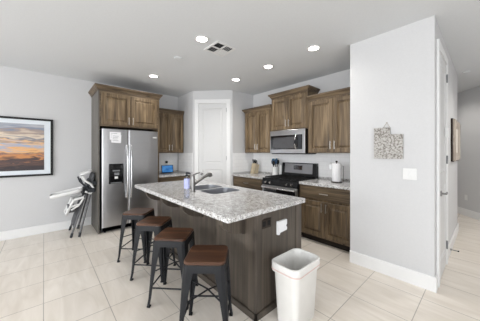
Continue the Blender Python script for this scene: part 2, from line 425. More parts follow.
# narrow closet door on the hallway side of the partition
d2 = door_leaf('door_2', .60, 2.445, [(.09, .51, .18, 1.0), (.09, .51, 1.14, 2.335)], M['door'], -.012, 0)
d2['kind'] = 'structure'; d2.location = (WX1, 3.10, .012); d2.rotation_euler = (0, 0, PI/2)
casing(6, .0, .61, .085, 2.46, (WX1, 3.095, 0), PI/2)
for z in (.235, 1.28, 2.275):
    MB().box(.585, .606, -.028, -.012, z-.05, z+.05, .003).build('hinge', M['greyp'], d2)
kb = MB(); kb.cyl((.065, -.012, .93), (.065, -.024, .93), .03, n=18); kb.cyl((.065, -.024, .93), (.065, -.06, .93), .010, n=12); kb.tube([(.065, -.058, .93), (.11, -.06, .932), (.17, -.056, .934)], [.011, .010, .008], 10)
o = kb.build('door_lever', M['fmetal'], d2, True); o['label'] = 'dark metal lever handle'
tag(MB().box(.0, .05, -.03, 0, 0, .115, .006).build('plastic_box', M['pl'], loc=(WX1+.0225, 3.47, 1.555), rz=PI/2),
    'small white plastic box fixed to the hallway door above its lever', 'door fitting')
ds = MB(); ds.cyl((0, 0, 0), (.012, 0, 0), .013, n=12); ds.cyl((.012, 0, 0), (.07, 0, 0), .006, n=10)
o = thing('door_stop', 'little dark door stop sticking out of the hallway baseboard', 'door stop', (WX1+.0165, 4.1, .07))
ds.build('spring', M['fmetal'], o, True); MB().cyl((.07, 0, 0), (.085, 0, 0), .009, n=12).build('tip', M['rubber'], o, True)

# ------------------------------------------------------------------ cabinetry
def bar_pull(parent, x, y, z, L, vertical=True):
    mb = MB(); r = .0055; off = .028
    if vertical:
        mb.cyl((x, y-off, z-L/2), (x, y-off, z+L/2), r, n=10)
        for q in (-L*.35, L*.35): mb.cyl((x, y, z+q), (x, y-off, z+q), .004, n=8)
    else:
        mb.cyl((x-L/2, y-off, z), (x+L/2, y-off, z), r, n=10)
        for q in (-L*.35, L*.35): mb.cyl((x+q, y, z), (x+q, y-off, z), .004, n=8)
    return mb.build('handle', M['nickel'], parent, True)
def cab_door(parent, x0, x1, z0, z1, yf, m, pull=None):
    """front at local y = yf (faces -y); raised panel door 20 mm thick"""
    mb = MB(); t = .02
    f = .058
    mb.loft(panel_rings(x0, x1, z0, z1, [(0, yf), (0, yf-t+.004), (.004, yf-t), (f, yf-t), (f+.002, yf-t+.017), (f+.016, yf-t+.017), (f+.040, yf-t+.004)]))
    o = mb.build('door', m, parent)
    if pull:
        side, zc = pull
        bar_pull(o, x1-.03 if side == 'r' else x0+.03, yf-t, zc, .13)
    return o
def cab_drawer(parent, x0, x1, z0, z1, yf, m):
    mb = MB(); t = .02
    mb.loft(panel_rings(x0, x1, z0, z1, [(0, yf), (0, yf-t+.006), (.006, yf-t), (.03, yf-t)]))
    o = mb.build('drawer', m, parent)
    bar_pull(o, (x0+x1)/2, yf-t, (z0+z1)/2, .13, False)
    return o
def crown(parent, w, d, z, L, R, m, h=.09, out=.052):
    prof = [(0.002, 0), (.010, 0), (.010, h*.2), (.018, h*.26), (.026, h*.45), (out*.85, h*.68), (out, h*.74), (out, h), (0.002, h)]
    rings = []
    for o, zz in prof:
        l = -o*L; r = w+o*R
        rings.append([(l, 0, z+zz), (l, -d-o, z+zz), (r, -d-o, z+zz), (r, 0, z+zz)])
    mb = MB(); mb.loft(rings, cap=True)
    return mb.build('crown_molding', m, parent)
def body(parent, w, d, z0, z1, m, ff=.0):
    return MB().box(0, w, -d, 0, z0, z1, .002).build('cabinet_box', m, parent)

# fridge surround: two end panels, cupboard above, crown
fc = thing('fridge_cabinet', 'tall wooden surround with a two-door cupboard above the fridge', 'cabinet', (XL+.001, .68, 0), PI/2)
FD = .69
MB().box(0, .022, -FD, 0, 0, 2.44, .002).build('end_panel', M['panel'], fc)
MB().box(1.018, 1.04, -FD, 0, 0, 2.44, .002).build('end_panel', M['wood'], fc)
MB().box(.022, 1.018, -FD+.003, 0, 1.835, 2.44).build('cabinet_box', M['woodx'], fc)
cab_door(fc, .045, .503, 1.86, 2.405, -FD+.003, M['wood'], ('r', 1.95))
cab_door(fc, .513, .995, 1.86, 2.405, -FD+.003, M['wood'], ('l', 1.95))
crown(fc, 1.04, FD, 2.44, 1, 1, M['woodx'])

# corner upper cabinet between fridge and pantry
cu = thing('corner_wall_cabinet', 'narrow two-door wooden wall cabinet between fridge and pantry door', 'cabinet', (XL+.001, 1.785, 0), PI/2)
W = .66; D = .31
body(cu, W, D, 1.372, 2.26, M['wood'])
cab_door(cu, .03, W/2-.003, 1.385, 2.235, -D, M['wood'], ('r', 1.49)); cab_door(cu, W/2+.003, W-.02, 1.385, 2.235, -D, M['wood'], ('l', 1.49))
crown(cu, W, D, 2.26, 0, 0, M['woodx'], .085, .04)

# wall cabinets on the stove wall
def wall_cab(x0, x1, z0, z1, label, L, R, ch=.085, D=.33):
    t = thing('wall_cabinet', label, 'cabinet', (x0, YF-.001, 0), 0)
    w = x1-x0
    body(t, w, D, z0, z1, M['wood'])
    zc = z0+.125
    cab_door(t, .025, w/2-.003, z0+.015, z1-.025, -D, M['wood'], ('r', zc)); cab_door(t, w/2+.003, w-.025, z0+.015, z1-.025, -D, M['wood'], ('l', zc))
    crown(t, w, D, z1, L, R, M['woodx'], ch)
    return t
wall_cab(-3.63, -2.862, 1.372, 2.255, 'two-door wooden wall cabinet left of the microwave, above the knife block', 1, 0)
wall_cab(-2.858, -2.052, 1.80, 2.44, 'short raised wooden wall cabinet directly above the microwave', 1, 1)
wall_cab(-2.046, -1.156, 1.372, 2.255, 'two-door wooden wall cabinet right of the microwave, above the paper towels', 0, 0)

# base cabinets
def base_cab(name, w, label, loc, rz, D, doors=2, drawer=True):
    t = thing(name, label, 'cabinet', loc, rz)
    MB().box(0, w, -D, 0, .10, .872, .002).build('cabinet_box', M['base_wood'], t)
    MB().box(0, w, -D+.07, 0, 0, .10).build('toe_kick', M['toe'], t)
    cab_drawer(t, .03, w-.03, .675, .855, -D, M['base_woodx'])
    dw = (w-.06)/2
    cab_door(t, .03, .03+dw-.003, .125, .645, -D, M['base_wood'], ('r', .56)); cab_door(t, .03+dw+.003, w-.03, .125, .645, -D, M['base_wood'], ('l', .56))
    return t
base_cab('base_cabinet', .855, 'wooden base cabinet with drawer and two doors right of the stove', (-2.016, YF-.001, 0), 0, .63)
base_cab('base_cabinet', .885, 'wooden base cabinet left of the stove, under the knife block', (-3.687, YF-.001, 0), 0, .63)
base_cab('base_cabinet', .72, 'wooden base cabinet between fridge and pantry, under the lit screen', (XL+.001, 1.725, 0), PI/2, .61)

def worktop(label, w, d, loc, rz, back=True):
    t = thing('worktop', label, 'worktop', loc, rz)
    MB().box(0, w, -d, 0, .873, .914, .004).build('slab', M['granite'], t)
    if back: MB().box(0, w, -.018, 0, .914, .944, .002).build('upstand', M['granite'], t)
    return t
worktop('speckled granite worktop right of the stove under paper towels', .862, .655, (-2.018, YF-.001, 0), 0)
worktop('speckled granite worktop left of the stove under the knife block', .888, .655, (-3.688, YF-.001, 0), 0)
worktop('speckled granite worktop beside the fridge under the lit screen', .728, .65, (XL+.001, 1.722, 0), PI/2)

# ------------------------------------------------------------------ fridge
fr = thing('refrigerator', 'side-by-side stainless steel refrigerator with ice dispenser', 'refrigerator', (XL+.03, .725, 0), PI/2)
fx = lambda X: -(X-(XL+.03))            # local y of a world X
yf = fx(-4.30); yb = fx(-4.365)
MB().box(.006, .944, yb+.004, 0, .02, 1.775, .004).build('fridge_case', M['dgrey'], fr)
def fr_door(x0, x1):
    mb = MB(); poly = rrect((x1-x0)/2, (yb-yf)/2, .018, 5, (x0+x1)/2, (yf+yb)/2)
    mb.prism(poly, .105, 1.785); return mb.build('fridge_door', M['steel'], fr, True)
dl = fr_door(0, .408); dr = fr_door(.414, .95)
for d, x in ((dl, .386), (dr, .452)):
    mb = MB(); pts = []
    for k in range(13):
        u = k/12; pts.append((x, yf-.012-.045*min(1, 4.5*min(u, 1-u)), .575+.94*u))
    mb.tube(pts, .014, 12)
    o = mb.build('handle', M['steel2'], d, True)
dp = MB()
dp.loft(panel_rings(.10, .33, .838, 1.185, [(0, yf+.004), (0, yf-.006), (.006, yf-.008), (.022, yf-.008), (.026, yf-.002)]))
o = dp.build('dispenser', M['blackglass'], dl)
MB().box(.16, .27, yf-.010, yf-.0075, 1.05, 1.075, .001).build('control_strip', M['greyp'], o)
MB().box(.185, .26, yf-.018, yf-.0025, .985, 1.03, .003).build('ice_chute', M['greyp'], o)
MB().box(.19, .24, yf-.016, yf-.0025, .925, .965, .003).build('water_lever', M['pl'], o)
MB().box(.13, .30, yf-.02, yf-.0025, .848, .862, .002).build('drip_tray', M['greyp'], o)
MB().box(.845, .925, yf-.004, yf-.0005, 1.655, 1.68, .001).build('badge', M['pl'], dr)
MB().box(.02, .93, yb+.004, yb+.05, .022, .098, .003).build('kick_grille', M['black'], fr)
for x in (.06, .89): MB().cyl((x, yb+.03, 0), (x, yb+.03, .022), .016, n=12).build('foot', M['black'], fr)
# papers on the fridge door
def sheet(x0, x1, z0, z1, off, label, tilt=0):
    t = thing('paper_sheet', label, 'paper', (-4.30+off, .725+(x0+x1)/2, (z0+z1)/2), PI/2, 'papers on the fridge door')
    w = (x1-x0)/2; hh = (z1-z0)/2
    s_ = MB().box(-w, w, -.0012, 0, -hh, hh).build('page', M['paper'], t); s_.rotation_euler = (0, tilt, 0)
    lm = MB()
    for k in range(4): lm.box(-w*.75, w*(.2+.5*random.random()), -.0018, -.0012, hh*.6-k*hh*.36, hh*.6-k*hh*.36+.006)
    l_ = lm.build('print_lines', M['ink'], s_)
sheet(.113, .285, 1.60, 1.735, .0095, 'white printed sheet stuck high on the left fridge door, the wider upper one')
sheet(.14, .29, 1.548, 1.69, .0112, 'white printed sheet overlapping the lower edge of the wider one on the fridge', .06)

# ------------------------------------------------------------------ gas range
rg = thing('gas_range', 'stainless and black gas range between the two base cabinets', 'stove', (-2.79, YF-.012, 0), 0)
RW = .762; RD = .66
MB().box(0, RW, -RD+.02, 0, .02, .895, .003).build('range_body', M['black'], rg)
MB().box(0, RW, -RD+.0, -.05, .895, .916, .004).build('cooktop', M['black'], rg)
cp = MB(); cp.loft([[(0, -RD+.02, .80), (0, -RD-.015, .80), (0, -RD+.005, .897), (0, -RD+.02, .897)], [(RW, -RD+.02, .80), (RW, -RD-.015, .80), (RW, -RD+.005, .897), (RW, -RD+.02, .897)]])
cpo = cp.build('control_panel', M['black'], rg)
for x in (.10, .20, .56, .66):
    k = MB(); k.cyl((x, -RD-.004, .848), (x, -RD-.036, .842), .021, .017, 16); o = k.build('knob', M['steel2'], cpo, True)
od = MB().box(.004, RW-.004, -RD-.012, -RD+.02, .20, .79, .006).build('oven_door', M['steel'], rg)
MB().box(.035, RW-.035, -RD-.0145, -RD-.0115, .25, .735, .001).build('oven_window', M['blackglass'], od)
hd = MB(); hd.cyl((.02, -RD-.05, .755), (RW-.02, -RD-.05, .755), .014, n=12)
for x in (.05, RW-.05): hd.cyl((x, -RD-.01, .755), (x, -RD-.05, .755), .010, n=10)
hd.build('handle', M['steel2'], od, True)
MB().box(.004, RW-.004, -RD-.008, -RD+.02, .035, .19, .006).build('storage_drawer', M['steel'], rg)
for x in (.05, RW-.05):
    for y in (-.1, -RD+.08): MB().cyl((x, y, 0), (x, y, .022), .018, n=10).build('foot', M['black'], rg)
bg = MB(); bg.loft([[(x, -.002, .90), (x, -.085, .90), (x, -.06, 1.17), (x, -.045, 1.18), (x, -.002, 1.18)] for x in (0, RW)])
bgo = bg.build('backguard', M['black'], rg)
MB().loft([[(x, -.0865+.02*.0, .985), (x, -.0790, .985), (x, -.0640, 1.165), (x, -.0655, 1.165)] for x in (.075, RW-.075)]).build('steel_fascia', M['dsteel'], bgo)
MB().loft([[(x, -.0850, 1.05), (x, -.0700, 1.05), (x, -.0650, 1.135), (x, -.0790, 1.135)] for x in (.29, .47)]).build('clock_display', M['blackglass'], bgo)
for gx in (.03, .275, .52):
    g = MB(); w = .212
    for q in range(4): g.box(gx+q*w/3-.005, gx+q*w/3+.005, -RD+.05, -.11, .925, .939)
    for yy in (-RD+.05, -RD+.20, -RD+.36, -.115): g.box(gx-.005, gx+w+.005, yy-.006, yy+.006, .927, .937)
    for xx in (gx, gx+w):
        for yy in (-RD+.06, -.12): g.box(xx-.006, xx+.006, yy-.006, yy+.006, .916, .928)
    g.build('grate', M['iron'], rg)
for x, y in ((.15, -.22), (.15, -.48), (.61, -.22), (.61, -.48), (.38, -.35)):
    MB().lathe([(.0, .916), (.045, .916), (.042, .922), (.028, .923), (.026, .924), (.0, .924)], 18, x, y).build('burner', M['iron'], rg, True)

# microwave
mw = thing('microwave', 'stainless over-the-range microwave with black glass door', 'microwave', (-2.835, YF-.002, 1.362), 0)
MW = .772; MD = .40; MH = .43
MB().box(0, MW, -MD+.03, 0, 0, MH, .003).build('microwave_case', M['black'], mw)
fdo = MB().box(0, MW, -MD, -MD+.032, .004, MH, .005).build('front_frame', M['steel'], mw)
MB().box(.02, .722, -MD-.004, -MD-.0005, .075, .335, .002).build('glass_door', M['blackglass'], mw)
win = MB().box(.09, .55, -MD-.0052, -MD-.0042, .10, .30, .0005).build('viewing_window', speck('tinted_window', (.10, .10, .105), .25, .6), mw)
MB().box(.635, .705, -MD-.0055, -MD-.0042, .08, .33, .0005).build('keypad', M['dgrey'], mw)
hb = MB(); pts = [(.60, -MD-.006-.04*min(1, 4*min(k/10, 1-k/10)), .075+.26*k/10) for k in range(11)]; hb.tube(pts, .012, 12)
hb.build('handle', M['steel2'], mw, True)
MB().box(.01, MW-.01, -MD+.04, -.02, -.012, .001).build('vent_underside', M['black'], mw)

# ------------------------------------------------------------------ island
IX0, IX1, IY0, IY1 = -3.34, -1.265, 1.30, 1.95
isl = thing('kitchen_island', 'grey-brown wooden kitchen island under the speckled granite top', 'kitchen island', ((IX0+IX1)/2, IY0, 0), 0)
ox = (IX0+IX1)/2; L0 = IX0-ox; L1 = IX1-ox; DY = IY1-IY0
ib = MB()
ib.box(L0, L0+.03, 0, DY, 0, .873); ib.box(L1-.03, L1, 0, DY, 0, .873); ib.box(L0+.03, L1-.03, 0, .03, 0, .873); ib.box(L0+.03, L1-.03, DY-.03, DY, .10, .873); ib.box(L0+.03, L1-.03, .03, DY-.03, 0, .10)
ib.build('island_body', M['isl'], isl)
MB().box(L1-.085, L1+.008, -.008, .085, .0, .872, .003).build('corner_post', M['isl'], isl)
MB().box(L0-.008, L0+.085, -.008, .085, .0, .872, .003).build('corner_post', M['isl'], isl)
MB().box(L1-.09, L1+.008, DY-.085, DY+.008, .0, .872, .003).build('corner_post', M['isl'], isl)
bt = MB(); bt.box(L0-.02, L1+.02, -.02, .002, 0, .058, .004); bt.box(L1-.002, L1+.02, -.02, DY+.01, 0, .058, .004); bt.box(L0-.02, L0+.002, -.02, DY+.01, 0, .058, .004)
bt.build('base_trim', M['islx'], isl)
for x in (-3.15, -2.62, -2.09, -1.42):
    X = x-ox; pts = [(0, .872), (-.27, .872), (-.27, .842)]
    for k in range(7):
        a_ = k/6*PI/2; pts.append((-.25+.22*(1-math.cos(a_)), .842-.15*math.sin(a_)))
    pts += [(-.03, .68), (0, .68)]
    mb = MB(); mb.loft([[(X-.032, y, z) for y, z in pts], [(X+.032, y, z) for y, z in pts]]); mb.build('corbel', M['isl'], isl)
# outlet on the end
po = thing('wall_outlet', 'dark bronze outlet set in the end of the island', 'outlet', (IX1+.0005, 1.425, .772), PI/2)
pm = MB().box(-.062, .062, -.008, 0, -.04, .04, .003).build('plate', M['bronze'], po)
for q in (-.03, .03): MB().box(q-.018, q+.018, -.0095, -.0075, -.022, .022, .001).build('socket', M['black'], po)
# white notched card
poly = [(-.062, .052), (.066, .052), (.066, .012), (.054, -.004), (.068, -.022), (.064, -.044), (-.034, -.052), (-.042, -.068), (-.062, -.066)]
tag(MB().slab(poly, -.022, 0).build('hanging_card', M['paper'], loc=(IX1+.0005, 1.63, .705), rz=PI/2), 'small white notched card hung on the end of the island', 'card')

# island worktop with an undermount double sink
top = thing('island_worktop', 'long speckled granite slab on top of the island', 'worktop', (0, 0, 0))
CX0, CX1, CY0, CY1 = -3.395, -1.225, .976, 1.985
s = MB(); s.prism(rrect((CX1-CX0)/2, (CY1-CY0)/2, .012, 3, (CX0+CX1)/2, (CY0+CY1)/2), .874, .914)
so = s.build('slab', M['granite'], top)
SX = -2.365; SY = 1.62; BW = .335; BD = .435
bowls = [(SX-.180, BW/2), (SX+.180, BW/2)]
for cx, hx in bowls:
    c = MB(); c.prism(rrect(hx, BD/2, .06, 6, cx, SY), .80, 1.0); co = c.build('cut', M['granite'])
    md = so.modifiers.new('b', 'BOOLEAN'); md.object = co; md.operation = 'DIFFERENCE'; md.solver = 'EXACT'
    dg = bpy.context.evaluated_depsgraph_get(); dg.update()
    me = bpy.data.meshes.new_from_object(so.evaluated_get(dg)); so.modifiers.clear(); so.data = me
    bpy.data.objects.remove(co)
sk = thing('double_sink', 'stainless double-bowl sink set into the island top', 'sink', (SX, SY, .70))
for cx, hx in bowls:
    mb = MB(); x = cx-SX
    rr = lambda e, z: [(a_, b_, z) for a_, b_ in rrect(hx+e, BD/2+e, .06, 6, x, 0)]
    mb.loft([rr(.0, .2125), rr(-.004, .2125), rr(-.006, .10), rr(-.008, .03), rr(-.03, .008), rr(-.09, .004)], cap=False)
    vs = mb.bm.verts[:]; n = len(rrect(hx, BD/2, .06, 6)); mb.bm.verts.ensure_lookup_table(); mb.bm.faces.new([mb.bm.verts[i] for i in range(5*n, 6*n)])
    bo = mb.build('bowl', M['sinkm'], sk, True)
    MB().lathe([(.0, .0045), (.042, .0045), (.04, .008), (.03, .007), (.0, .006)], 18, x, 0).build('drain', M['steel2'], bo, True)
# faucet
fa = thing('kitchen_faucet', 'dark metal kitchen faucet with angled pull-out spout beside the sink', 'faucet', (-2.325, 1.322, .9145))
mb = MB(); mb.lathe([(.0, 0), (.032, 0), (.032, .008), (.025, .012), (.024, .14), (.023, .180), (.018, .198), (.0, .204)], 20); mb.build('faucet_body', M['fmetal'], fa, True)
mb = MB(); mb.tube([(0, .008, .085), (.0, .08, .122), (0, .15, .160), (0, .19, .178)], [.017, .016, .016, .017], 14); mb.build('spout', M['fmetal'], fa, True)
mb = MB(); mb.tube([(0, .188, .177), (0, .222, .193), (0, .243, .190), (0, .254, .165)], [.019, .027, .029, .025], 14); mb.build('spray_head', M['fmetal'], fa, True)
mb = MB(); mb.tube([(0, 0, .198), (.0, .05, .213), (0, .10, .222)], [.010, .008, .006], 10); mb.build('lever', M['fmetal'], fa, True)
# soap bottle
sb = thing('soap_bottle', 'clear pump soap bottle with lavender label on the island top', 'bottle', (-2.03, 1.085, .9145))
ell = lambda r, z: [(r*1.0*math.cos(2*PI*k/24), r*.8*math.sin(2*PI*k/24), z) for k in range(24)]
mb = MB(); mb.loft([ell(.031, 0), ell(.034, .008), ell(.034, .19), ell(.030, .208), ell(.015, .220), ell(.014, .228)]); mb.build('bottle_shell', M['clear'], sb, True)
mb = MB(); mb.loft([ell(.0315, .004), ell(.0320, .010), ell(.0320, .098), ell(.03, .10)]); o = mb.build('liquid', M['soapy'], sb, True)
mb = MB(); mb.loft([ell(.0348, .102), ell(.0348, .200), ell(.0336, .200), ell(.0336, .102), ell(.0348, .102)], cap=False); o = mb.build('label_band', M['soap'], sb, True); o['label'] = 'lavender label band'
mb = MB(); mb.cyl((0, 0, .226), (0, 0, .240), .016, n=16); mb.cyl((0, 0, .240), (0, 0, .252), .007, n=10); mb.tube([(-.012, 0, .256), (.022, .012, .256), (.034, .02, .250)], [.011, .009, .006], 10); mb.build('pump', M['dgrey'], sb, True)

# ------------------------------------------------------------------ stools
def make_stool():
    t = thing('bar_stool', '', 'stool', (0, 0, 0), 0, 'stools along the island')
    ZS = .605; hs = .152
    mb = MB(); rr = lambda h_, r_, z: [(x, y, z) for x, y in rrect(h_, h_, r_, 6)]
    mb.loft([rr(hs-.004, .04, ZS-.022), rr(hs, .044, ZS-.018), rr(hs, .044, ZS-.006), rr(hs-.006, .04, ZS), rr(hs-.05, .03, ZS-.003)])
    mb.build('seat', M['seat'], t, True)
    mb = MB()
    mb.loft([rr(hs+.002, .045, ZS-.0225), rr(hs+.004, .046, ZS-.030), rr(hs+.006, .047, ZS-.075), rr(hs+.002, .045, ZS-.075), rr(hs-.002, .043, ZS-.032), rr(hs-.002, .043, ZS-.0225)], cap=False)
    n = len(rrect(.1, .1, .01, 6)); mb.bm.verts.ensure_lookup_table()
    for i in range(n): mb.bm.faces.new((mb.bm.verts[5*n+i], mb.bm.verts[5*n+(i+1) % n], mb.bm.verts[(i+1) % n], mb.bm.verts[i]))
    mb.build('seat_frame', M['stool'], t, True)
    zt = ZS-.04
    def corner(z):                                   # distance of the leg's outer corner from the centre line on each axis
        u = (zt-z)/zt; return hs+.004+.026*u+(.007*max(0, (u-.85)/.15)**2)
    legs = []
    for sx, sy in ((1, 1), (-1, 1), (-1, -1), (1, -1)):
        mb = MB(); rings = []
        for k in range(10):
            u = k/9; z = zt*(1-u)+.012*u; c = corner(z); arm = .066*(1-u)**1.5+.022; th = .006+.008*u
            r_ = min(.030*(1-u)+.008, arm*.6)
            pr = [(c-arm, c), (c-r_, c), (c-r_*.3, c-r_*.3), (c, c-r_), (c, c-arm), (c-th, c-arm), (c-th, c-r_-th*.3), (c-r_*.3-th*.75, c-r_*.3-th*.75), (c-r_-th*.3, c-th), (c-arm, c-th)]
            rings.append([(sx*x, sy*y, z) for x, y in pr])
        mb.loft(rings); o = mb.build('leg', M['stool'], t)
        c = corner(.012); MB().box(min(sx*(c-.030), sx*c), max(sx*(c-.030), sx*c), min(sy*(c-.030), sy*c), max(sy*(c-.030), sy*c), 0, .014, .003).build('foot_cap', M['rubber'], o)
    zb = .165; c = corner(zb)-.012
    for (a0, a1) in (((-c, -c), (c, -c)), ((c, -c), (c, c)), ((c, c), (-c, c)), ((-c, c), (-c, -c))):
        MB().cyl((*a0, zb), (*a1, zb), .007, n=8).build('stretcher', M['stool'], t)
    zc = .30; c2 = corner(zc)-.012
    for (a0, a1) in (((-c2, -c2), (c2, c2)), ((-c2, c2), (c2, -c2))):
        MB().tube([(*a0, zc), (0, 0, zc+.02+(.008 if a0[1] > 0 else 0)), (*a1, zc)], .006, 8).build('cross_brace', M['stool'], t)
    return t
st = make_stool()
labs = ['metal stool with a wooden seat nearest the fridge, first of the row of four', 'metal stool with a wooden seat, second from the fridge in the row',
        'metal stool with a wooden seat, third from the fridge, next to the nearest one', 'metal stool with a wooden seat closest to the white bin, largest in view']
for i, (x, y, r) in enumerate(((-3.088, .945, 45), (-2.545, .95, 43), (-2.005, .943, 44), (-1.436, .942, 47))):
    o = st if i == 0 else dup(st)
    o.location = (x, y, 0); o.rotation_euler = (0, 0, math.radians(r)); o['label'] = labs[i]

# ------------------------------------------------------------------ waste bin
bn = thing('waste_bin', 'tall white plastic waste bin at the end of the island', 'bin', (-1.06, 1.572, 0))
def br(hx, hy, z, r=.055):
    return [(x*(1+.05*(1-(y/hy)**2)), y*(1+.04*(1-(x/hx)**2)), z) for x, y in rrect(hx, hy, r, 6)]
mb = MB(); mb.loft([br(.092, .135, 0, .035), br(.097, .142, .008, .035), br(.118, .172, .46), br(.126, .184, .465), br(.126, .184, .487), br(.120, .178, .487), br(.112, .166, .455), br(.09, .134, .012), br(.05, .08, .010)], cap=True)
mb.build('bin_shell', M['binp'], bn, True)
bg_ = thing('bin_bag', 'white liner bag folded over the rim of the waste bin', 'bag', (-1.06, 1.572, 0))
mb = MB(); random.seed(3)
def wob(ring, a): return [(x*(1+random.uniform(-a, a)), y*(1+random.uniform(-a, a)), z+random.uniform(-a, a)*.15) for x, y, z in ring]
mb.loft([wob(br(.129, .188, .425), .008), wob(br(.130, .190, .45), .004), br(.130, .190, .492), br(.124, .184, .4965), br(.115, .174, .494), wob(br(.104, .156, .44), .015), wob(br(.100, .150, .30), .03), wob(br(.092, .138, .12), .04), wob(br(.082, .124, .05), .04), wob(br(.03, .05, .04), .04)], cap=False)
n = len(br(.1, .1, 0)); mb.bm.verts.ensure_lookup_table(); mb.bm.faces.new([mb.bm.verts[i] for i in range(9*n, 10*n)])
mb.build('liner', M['bag'], bg_, True)
mb = MB(); ring = br(.1315, .1915, .0); 
rr2 = [(x, y, .437+.006*math.sin(3*math.atan2(y, x))) for x, y, _ in ring]
mb.loft([[(x*s1, y*s1, z+dz) for x, y, z in rr2] for s1, dz in ((1, 0), (1.004, .0), (1.004, .010), (1, .010), (1, 0))], cap=False)
o = mb.build('drawstring', M['draw'], bg_); o['label'] = 'pinkish drawstring'

# ------------------------------------------------------------------ folded high chair beside the fridge
hc = thing('folded_high_chair', 'folded white and grey high chair leaning beside the fridge', 'high chair', (-4.60, .45, 0))
W2 = lambda X, Y, Z: (X+4.60, Y-.45, Z)
tubes = [((-4.43, .43, .012), (-4.58, .635, .80)), ((-4.47, .325, .012), (-4.60, .56, .74)), ((-4.93, .46, .012), (-4.80, .635, .80)), ((-4.93, .34, .012), (-4.82, .56, .74))]
for p, q in tubes:
    o = MB().tube([W2(*p), W2(*[(a_+b_)/2 for a_, b_ in zip(p, q)]), W2(*q)], .014, 10).build('leg', M['chrome'], hc, True)
    f_ = MB(); v = (Vector(q)-Vector(p)).normalized(); f_.tube([W2(p[0], p[1], .002), W2(*(Vector(p)+v*.06))], .018, 10); f_.build('foot_cap', M['dgrey'], o, True)
MB().tube([W2(-4.50, .37, .13), W2(-4.88, .38, .13)], .010, 8).build('crossbar', M['chrome'], hc, True)
# tray sticking out to the left
poly = rrect(.215, .165, .07, 6)
def tr(u, v, w): # tray frame: u along -Y slightly down, v along X, w up
    d = Vector((-.10, -.96, -.20)).normalized(); e = Vector((.995, -.10, 0)).normalized(); n_ = d.cross(e).normalized()
    n_ = n_ if n_.z > 0 else -n_
    return tuple(Vector(W2(-4.66, .285, .715))+d*u+e*v+n_*w)
mb = MB(); mb.loft([[tr(x*s1, y*s1, w) for x, y in poly] for s1, w in ((.92, -.028), (1, -.014), (1.0, .026), (.97, .024), (.92, .004), (.6, .002))]); mb.build('tray', M['pl'], hc, True)
# seat shell and back folded together, near the fridge panel
def fold(name, x0, x1, p0, p1, th, m, r=.02, sub=None):
    p0 = Vector(p0); p1 = Vector(p1); d = (p1-p0); L_ = d.length; d.normalize(); nrm_ = Vector((-d.y, d.x))
    mb = MB(); pts = rrect((x1-x0)/2, L_/2, min(.06, L_/3), 5)
    rings = []
    for s1, w in ((.93, -th/2), (1, -th*.3), (1, th*.3), (.93, th/2)):
        rings.append([W2((x0+x1)/2+a_*s1, *( (p0+p1)/2+d*(b_*s1)+nrm_*w)) for a_, b_ in pts])
    mb.loft(rings); return mb.build(name, m, hc, True)
fold('back_rest', -4.86, -4.55, (.575, .70), (.655, 1.02), .035, M['cloth'])
fold('seat_pad', -4.84, -4.54, (.50, .66), (.61, .92), .04, M['dgrey'])
fold('head_pad', -4.82, -4.56, (.47, 1.0), (.63, 1.07), .035, M['pl'])
for x in (-4.52, -4.87):
    MB().tube([W2(x, .49, .98), W2(x, .52, .90), W2(x, .60, .84), W2(x, .645, .75), W2(x, .60, .68), W2(x, .52, .72)], .018, 10).build('side_hinge', M['pl'], hc, True)
    MB().tube([W2(x, .45, .95), W2(x, .48, .86), W2(x, .55, .77)], .012, 8).build('arm_rest', M['dgrey'], hc, True)
# footrest frame
mb = MB(); fr_pts = [(-4.50, .50, .63), (-4.50, .36, .60), (-4.50, .27, .38), (-4.78, .27, .38), (-4.78, .36, .60), (-4.78, .50, .63)]
mb.tube([W2(*p) for p in fr_pts], .020, 10); mb.tube([W2(-4.50, .36, .59), W2(-4.78, .36, .59)], .018, 10); mb.tube([W2(-4.50, .43, .52), W2(-4.50, .31, .49)], .016, 10); mb.tube([W2(-4.50, .50, .62), W2(-4.50, .43, .50), W2(-4.50, .33, .44)], .014, 10)
mb.build('foot_rest', M['pl'], hc, True)
fold('foot_plate', -4.76, -4.52, (.28, .39), (.36, .56), .02, M['pl'])
fold('lower_cloth', -4.84, -4.56, (.36, .16), (.49, .60), .03, M['cloth'])
MB().cyl(W2(-4.44, .665-.02, .86), W2(-4.94, .645, .86), .03, n=14).build('pivot_bar', M['dgrey'], hc, True)
MB().box(.06, .11, .10, .215, .70, .77, .01).build('latch', M['dgrey'], hc, True)
MB().box(-.26+.04, .06, -.155, -.065, .39, .50, .012).build('harness_cloth', M['cloth'], hc, True)

# ------------------------------------------------------------------ painting
pt = thing('framed_painting', 'black-framed sunset landscape painting on the left wall', 'painting', (XL+.0005, -1.16, .985), PI/2)
PW, PH = 1.277, .965
mb = MB(); f = .032
mb.box(0, PW, -.035, 0, 0, f, .003); mb.box(0, PW, -.035, 0, PH-f, PH, .003); mb.box(0, f, -.035, 0, f, PH-f, .003); mb.box(PW-f, PW, -.035, 0, f, PH-f, .003)
mb.build('frame', M['frame'], pt)
MB().box(f, PW-f, -.016, -.001, f, PH-f).build('mat_board', M['matb'], pt)
MB().box(.115, PW-.115, -.019, -.016, .10, PH-.10).build('picture', M['art'], pt)

